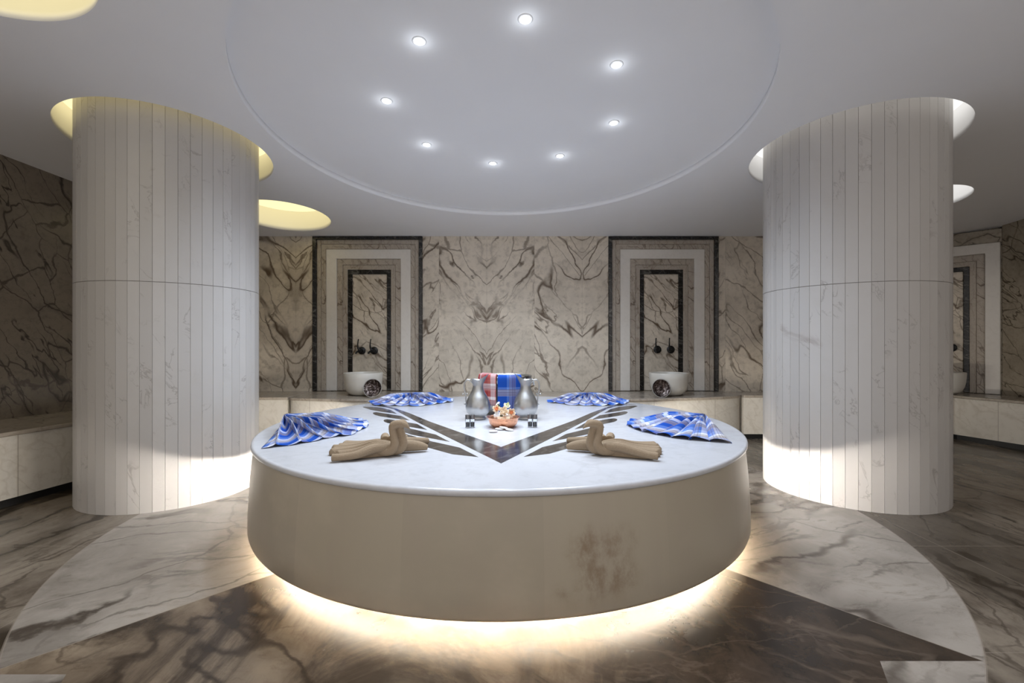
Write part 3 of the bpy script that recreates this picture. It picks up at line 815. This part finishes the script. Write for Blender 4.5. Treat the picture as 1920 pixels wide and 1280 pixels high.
def wing_set(ends, rootx, ry, seed):
    rnd = random.Random(seed); out = []
    n = len(ends)
    for i, (ex, ey) in enumerate(ends):
        f = i/(n-1); h = .050+.018*math.sin(PI*(.25+.6*f))
        rx, ry2 = rootx, ry[0]+(ry[1]-ry[0])*f
        w = rnd.uniform(.9, 1.1)
        pts = [(rx, ry2, h*.80), (rx+(ex-rx)*.28, ry2+(ey-ry2)*.22, h*1.0), (rx+(ex-rx)*.60, ry2+(ey-ry2)*.58, h*.62*w+.008), (rx+(ex-rx)*.85, ry2+(ey-ry2)*.85, .024), (ex, ey, .019)]
        out.append((pts, [.0175, .0165, .0150, .0145, .0155]))
        # sheet between the pleats, lower
        if i < n-1:
            gx, gy = (ex+ends[i+1][0])/2, (ey+ends[i+1][1])/2; g2 = ry[0]+(ry[1]-ry[0])*(f+.5/(n-1))
            out.append(([(rx, g2, h*.6), (rx+(gx-rx)*.3, g2+(gy-g2)*.25, h*.40), (rx+(gx-rx)*.62, g2+(gy-g2)*.6, h*.18+.004), (gx-(gx-rx)*.06, gy, .010)], [.018,.018,.014,.009]))
    return out
# neck: two rolls side by side rising and bending over into head and beak
def neck_set(sep=.0215):
    out = []
    for s in (-1, 1):
        y = s*sep*.62; xs = s*sep*.80
        out.append(([(-.115+xs*.4, -.020+y, .022), (-.050+xs, -.046+y, .024), (.004+xs, -.050+y, .030), (.026+xs, -.048+y, .058), (.021+xs*.95, -.046+y, .098), (.012+xs*.9, -.044+y, .132), (.014+xs*.75, -.043+y, .153), (.034+xs*.5, -.043+y*.6, .160), (.055+xs*.15, -.044+y*.22, .154), (.071, -.045, .142), (.082, -.045, .132)],
                    [.018,.022,.025,.0225,.0195,.0185,.0200,.0195,.0135,.0065,.002]))
    return out
front_roll = ([(-.015,-.050,.040),(-.085,-.088,.046),(-.150,-.135,.028),(-.205,-.152,.021),(-.262,-.166,.020)], [.020,.025,.021,.019,.019])
wingL = ([(-.235,-.150),(-.290,-.085),(-.330,-.015),(-.350,.060),(-.362,.140),(-.335,.255)], [front_roll], 7)
wingR = [([(-.02,.01,.030),(.05,.03,.034),(.11,.045,.028),(.150,.055,.018)], [.026,.030,.024,.014]),
         ([(-.02,.06,.040),(.04,.11,.040),(.09,.16,.030),(.125,.195,.022)], [.022,.022,.020,.018]),
         ([(-.05,.09,.050),(-.04,.15,.052),(-.03,.22,.036),(-.02,.29,.022)], [.022,.024,.022,.018]),
         ([(-.08,.09,.050),(-.10,.16,.050),(-.12,.24,.036),(-.14,.31,.022)], [.022,.024,.022,.018])]
swan((-.588, 2.335), 1, 'beige towel folded into a swan facing right, left on the slab', 1, wingL, wingR, neck_set())
wingL2 = ([(-.225,-.140),(-.285,-.090),(-.320,-.025),(-.345,.050),(-.365,.120),(-.352,.215)], [([(-.015,-.050,.040),(-.085,-.080,.050),(-.155,-.110,.036),(-.215,-.135,.024),(-.262,-.152,.021)], [.020,.026,.023,.020,.019])], 6)
swan((.435, 2.345), -1, 'beige towel folded into a swan facing left, right on the slab', 2, wingL2, wingR, neck_set(.0195))

# ------------------------------------------------------------------ pewter jugs
def jug_proto():
    t = thing('pewter_jug', (0,0,0))
    prof = [(0,.0),(.050,.0),(.053,.004),(.050,.014),(.046,.018),(.058,.026),(.076,.045),(.086,.072),(.087,.092),(.080,.122),(.066,.152),(.050,.178),(.040,.200),(.036,.218),(.037,.236),(.043,.252)]
    bm = new_bm(); rings = lathe(bm, prof, 64)
    # spout: the lip rises and reaches out on +x
    def lip(r, z, k):
        out = []
        for i in range(64):
            a = 2*PI*i/64; c = max(0, math.cos(a))**2.2; b = max(0, -math.cos(a))
            out.append(bm.verts.new(((r+.030*c*k)*math.cos(a), r*math.sin(a)*(1-.25*c), z+.040*c*k+.006*b*k)))
        return out
    prev = rings[-1]
    for r, z, k in ((.044,.258,.45), (.046,.262,.85), (.047,.264,1.0), (.045,.2635,1.0), (.040,.250,.6), (.034,.232,.1), (.033,.216,0)):
        cur = lip(r, z, k)
        for i in range(64): bm.faces.new((prev[i], prev[(i+1)%64], cur[(i+1)%64], cur[i]))
        prev = cur
    bm.faces.new(prev)
    obj('body', bm, m_pewter, t, True, angle=R(60))
    bm = new_bm(); tube(bm, [(-.034,0,.236),(-.050,0,.252),(-.072,0,.264),(-.090,0,.250),(-.096,0,.222),(-.092,0,.185),(-.086,0,.160),(-.085,0,.130),(-.083,0,.105)], [.004,.005,.0055,.0058,.0058,.0052,.005,.0045,.004], 10)
    h = obj('handle', bm, m_pewter, t, True)
    for c_, r_ in (((-.104,0,.168), .0065), ((-.077,0,.168), .0060), ((-.092,0,.100), .0065), ((-.056,0,.262), .0055)):
        bm = new_bm(); ball(bm, c_, r_, seg=10); obj('handle_knob', bm, m_pewter, h, True)
    return t
jp = jug_proto(); JZ = TOPZ
jp.location = (-.252, 3.41, JZ); jp.scale = (1.06,1.06,1.10); tag(jp, 'tall pewter jug left of the copper bowl, handle to the left', 'jug', 'pewter jugs')
j2 = dup(jp, (.100, 3.41, JZ), PI, label='tall pewter jug right of the copper bowl, handle to the right', cat='jug', group='pewter jugs')

# ------------------------------------------------------------------ silver bucket with draped towels
BK = (-.055, 3.73); BR = .205; BH = .300
t = thing('silver_bucket', (BK[0], BK[1], TOPZ), label='engraved silver bucket between the jugs with towels over its rim', cat='bucket')
bm = new_bm(); lathe(bm, [(0,0),(.165,0),(.172,.006),(.185,.12),(.198,.22),(.203,.290),(.209,.296),(.209,BH),(.203,BH+.002),(.197,.296),(.192,.22),(.178,.12),(.165,.012),(0,.010)], 96)
obj('pail', bm, m_pewter, t, True, angle=R(45))
bm = new_bm(); lathe(bm, [(.200,.232),(.209,.236),(.2135,.296),(.2135,.3005),(.204,.302)], 96); obj('engraved_band', bm, m_engraved, t, True)
bm = new_bm()
for s in (1,):
    tube(bm, [(s*.205,-.03,.27),(s*.225,-.035,.262),(s*.232,0,.225),(s*.225,.035,.262),(s*.205,.03,.27)], [.006]*5, 8)
obj('ring_handle', bm, m_pewter, t, True)
def drape(name, a0, a1, drop, out, mat, label, seed, inside=.10, flare=0.0, puff=0.0, uoff=0.0):
    bm = new_bm(); uvl = bm.loops.layers.uv.new('UVMap'); rnd = random.Random(seed)
    # path: inside wall up, over rim, down outside
    prof = [(.190, BH-inside, 0)]
    path = [(.178-0*out, BH-inside), (.186, BH-.03), (.192, BH+.006+out), (.202, BH+.012+out), (.214+out, BH+.008+out), (.221+out, BH-.012)]
    n = 12
    for k in range(1, n+1): path.append((.221+out+flare*k/n, BH-.012-(drop-.012)*k/n))
    L = [0]
    for i in range(1, len(path)): L.append(L[-1]+math.dist(path[i-1], path[i]))
    NA = 40; grid = []
    for i in range(NA+1):
        f = i/NA; a = a0+(a1-a0)*f; row = []
        for j, (r, z) in enumerate(path):
            w = max(0, (j-5)/n)
            rr = r + .006*w*math.sin(f*9+seed)*1.2 + puff*math.sin(PI*f)*(.3+.7*math.exp(-((j-4)/3)**2))
            zz = z + (puff*.9*math.sin(PI*f)**.5 if 2 <= j <= 5 else 0) + (.006*math.sin(f*5+seed) if j == len(path)-1 else 0)
            row.append(bm.verts.new((rr*math.cos(a), rr*math.sin(a), max(.003, zz))))
        grid.append(row)
    for i in range(NA):
        for j in range(len(path)-1):
            fc = bm.faces.new((grid[i][j], grid[i+1][j], grid[i+1][j+1], grid[i][j+1]))
            for l, (p, q) in zip(fc.loops, ((i,j),(i+1,j),(i+1,j+1),(i,j+1))): l[uvl].uv = (uoff+(a1-a0)*.22*p/NA, L[q])
    o = obj(name, bm, mat, None, True); o.location = (BK[0], BK[1], TOPZ)
    sd = o.modifiers.new('thick', 'SOLIDIFY'); sd.thickness = .003; sd.offset = 1
    return tag(o, label, 'towel')
drape('hanging_towel', R(-104), R(-55), .285, .004, m_plaid_b, 'bright blue plaid towel hanging over the front of the silver bucket', 2, uoff=.07)
drape('hanging_towel', R(-158), R(-107), .22, .006, m_plaid_r, 'red and white plaid towel hanging over left side of the silver bucket', 5, puff=.010)

# ------------------------------------------------------------------ copper bowl with towel, soap and roses
CB = (-.058, 3.09)
t = thing('copper_bowl', (CB[0], CB[1], TOPZ), label='wide shallow copper bowl in front of the jugs', cat='bowl')
bm = new_bm(); lathe(bm, [(0,0),(.060,0),(.078,.006),(.092,.022),(.098,.042),(.100,.056),(.112,.066),(.1125,.0675),(.110,.068),(.098,.058),(.095,.042),(.088,.024),(.074,.009),(.055,.004),(0,.004)], 80)
obj('shell', bm, m_copper, t, True, angle=R(60))
def folded(name, w, d, h, loc, rot, label, cat, mat=m_whitecloth, layers=3):
    bm = new_bm()
    for k in range(layers):
        z = h*k/layers; s = 1+.07*k
        box(bm, -w/2*s, w/2*s, -d/2*s, d/2*s, z, z+h/layers*.94)
    o = obj(name, bm, mat); o.location = loc; o.rotation_euler = rot; bevel_mod(o, h/layers*.4, 3)
    return tag(o, label, cat)
folded('folded_napkin', .112, .066, .070, (CB[0]-.002, CB[1]+.012, TOPZ+.012), (0,0,R(4)), 'folded white cotton cloth lying in the copper bowl', 'cloth')
bm = new_bm()
tube(bm, [(-.036,0,0),(-.036,0,.035),(-.030,0,.065),(-.018,0,.082)], [.026,.027,.022,.010], 14, 6, flat=.5)
o = obj('standing_napkin', bm, m_whitecloth, None, True); o.location = (CB[0]-.010, CB[1]+.040, TOPZ+.078); tag(o, 'white cloth corner standing up behind the roses', 'cloth')
t = thing('soap_bar', (CB[0]+.003, CB[1]-.058, TOPZ+.040), R(0), label='beige soap bar with round stamp at front of the copper bowl', cat='soap'); t.rotation_euler = (R(-22), 0, 0)
bm = new_bm(); box(bm, -.042,.042,-.008,.008,0,.036); bevel_mod(obj('bar', bm, m_soapbox, t), .004, 2)
bm = new_bm(); lathe(bm, [(.013,0),(.016,0),(.016,.0012),(.013,.0012)], 28, close=True); bmesh.ops.rotate(bm, verts=bm.verts, matrix=Matrix.Rotation(PI/2,3,'X')); bmesh.ops.translate(bm, verts=bm.verts, vec=(0,-.0081,.018)); obj('stamp', bm, m_copper, t)

def rose(loc, r, rot, mo, mi, label, rich):
    t = thing('rose', loc, label=label, cat='flower', group='roses in the copper bowl'); t.rotation_euler = rot
    def petals(n, r0, r1, h, mat, ph, name):
        for k in range(n):
            bm = new_bm(); a = 2*PI*k/n+ph; g = []
            for i in range(7):
                row = []
                for j in range(7):
                    u = (i/6-.5)*1.5; v = j/6
                    rr = r0+(r1-r0)*(math.sin(v*PI/2)**1.2); aa = a+u*(2.3*PI/n)/2*(.5+.5*math.sin(PI*(.15+.7*v)))
                    z = -h*.5+h*v*(1-.22*(2*abs(i/6-.5))**2) ; rr2 = rr*(1+.12*max(0, v-.75)*4)
                    row.append(bm.verts.new((rr2*math.cos(aa), rr2*math.sin(aa), z)))
                g.append(row)
            for i in range(6):
                for j in range(6): bm.faces.new((g[i][j], g[i+1][j], g[i+1][j+1], g[i][j+1]))
            o = obj(name, bm, mat, t, True); sd = o.modifiers.new('thick','SOLIDIFY'); sd.thickness = .0008
    petals(5, r*.35, r*1.0, r*1.2, mo, 0, 'outer_petal')
    petals(4, r*.22, r*.72, r*1.3, mo, .5, 'outer_petal')
    petals(3, r*.10, r*.42, r*1.35, mi, .9, 'inner_petal')
    bm = new_bm(); ball(bm, (0,0,-r*.25), r*.5, 1, 1, .8, 12); obj('bud', bm, mi, t, True)
    return t
RB = TOPZ
rose((CB[0]-.046, CB[1]-.006, RB+.118), .024, (R(55), R(-15), 0), m_petal, m_petal_o, 'small orange-hearted rose, leftmost in the copper bowl', 1)
rose((CB[0]+.003, CB[1]-.030, RB+.104), .030, (R(60), 0, 0), m_petal, m_petal, 'large cream rose in the middle of the copper bowl', 1)
rose((CB[0]+.053, CB[1]-.014, RB+.096), .025, (R(65), R(25), 0), m_petal, m_petal_o, 'orange and cream rose, rightmost in the copper bowl', 1)
rose((CB[0]+.022, CB[1]+.020, RB+.134), .021, (R(40), R(10), 0), m_petal_w, m_petal_w, 'small white blossom behind the cream rose', 1)
def leaf(loc, rot, L, w, mat, label):
    bm = new_bm(); n = 8
    top = []; bot = []
    for i in range(n+1):
        f = i/n; ww = w*math.sin(PI*f**.8)**.9
        top.append((f*L, ww, .006*math.sin(PI*f))); bot.append((f*L, -ww, .006*math.sin(PI*f)))
    mid = [bm.verts.new((i/n*L, 0, .006*math.sin(PI*i/n)-.003)) for i in range(n+1)]
    T = [bm.verts.new(p) for p in top]; B = [bm.verts.new(p) for p in bot]
    for i in range(n):
        bm.faces.new((mid[i], mid[i+1], T[i+1], T[i])); bm.faces.new((mid[i], B[i], B[i+1], mid[i+1]))
    o = obj('rose_leaf', bm, mat, None, True); o.location = loc; o.rotation_euler = rot
    sd = o.modifiers.new('thick','SOLIDIFY'); sd.thickness = .0008
    tag(o, label, 'leaf', 'leaves around the roses')
leaf((CB[0]-.018, CB[1]+.010, RB+.108), (R(80), R(-115), 0), .050, .012, m_leaf, 'dark green leaf pointing up behind the orange-hearted rose')
leaf((CB[0]-.012, CB[1]+.012, RB+.108), (R(70), R(-50), 0), .034, .010, m_leaf, 'dark green leaf leaning right above the cream rose')
leaf((CB[0]-.018, CB[1]-.028, RB+.088), (R(70), R(70), 0), .030, .009, m_leaf, 'dark green leaf hanging between the left and middle roses')
leaf((CB[0]+.022, CB[1]+.024, RB+.128), (R(80), R(-70), 0), .036, .010, m_leaf_y, 'yellow-green leaf above the small white blossom')

# ------------------------------------------------------------------ small jars
def glass():
    m, nt, b = base_mat('clear_jar_glass', .04)
    b.inputs['Base Color'].default_value = (.92,.94,.95,1); b.inputs['Transmission Weight'].default_value = 1.0; b.inputs['IOR'].default_value = 1.45
    return m
m_glass = glass(); m_liquid = plain('dark_jar_content', (.012,.012,.02), .25)
m_cap = plain('grey_metal_cap', (.22,.22,.23), .35, .9)
def jar_proto():
    t = thing('small_jar', (0,0,0)); r = .0158
    bm = new_bm(); lathe(bm, [(0,0),(r-.001,0),(r,.001),(r,.056),(r-.0005,.057),(r-.0022,.057),(r-.0022,.006),(0,.006)], 32); obj('glass_body', bm, m_glass, t, True, angle=R(40))
    bm = new_bm(); lathe(bm, [(0,.007),(r-.0027,.007),(r-.0027,.034),(0,.034)], 32); obj('dark_content', bm, m_liquid, t, True, angle=R(40))
    bm = new_bm(); lathe(bm, [(0,.0575),(r+.0002,.0575),(r+.0002,.083),(r-.001,.085),(0,.085)], 32); obj('cap', bm, m_cap, t, True, angle=R(40))
    return t
jr = jar_proto(); jars = [((876.5,802.6),'left pair, the outer one'), ((885.6,802.2),'left pair, the inner one'), ((994,801.6),'right pair, the inner one'), ((1003.2,802),'right pair, the outer one')]
for i, ((px, py), w) in enumerate(jars):
    x, y = at(px, py, SLZ); o = jr if i == 0 else dup(jr)
    o.location = (x, y+.014, TOPZ); tag(o, 'tiny clear jar with dark content and grey cap, '+w, 'jar', 'small capped jars beside the copper bowl')

# ------------------------------------------------------------------ soap pebbles in front of the bowl
soaps = [((925,810.5), 8, 'lying flat, leftmost'), ((936,806), -12, 'second from the left'), ((944,806), 10, 'third from the left'), ((955,807.5), -24, 'rightmost, tilted')]
for i, ((px, py), rz, w) in enumerate(soaps):
    x, y = at(px, py, SLZ); bm = new_bm()
    prof = [(0,0),(.75,0),(.92,.12),(1,.5),(.92,.88),(.75,1),(0,1)]
    lathe(bm, [(r*.0285, z*.010) for r, z in prof], 36)
    for v in bm.verts: v.co.y *= .62
    o = obj('soap_piece', bm, m_soap, None, True, angle=R(60)); o.location = (x, y, TOPZ+(.010 if i in (2,) else 0.002)); o.rotation_euler = (0, R(8 if i == 3 else (10 if i==2 else 0)), R(rz))
    tag(o, 'small oval white soap in front of the copper bowl, '+w, 'soap', 'oval white soaps')
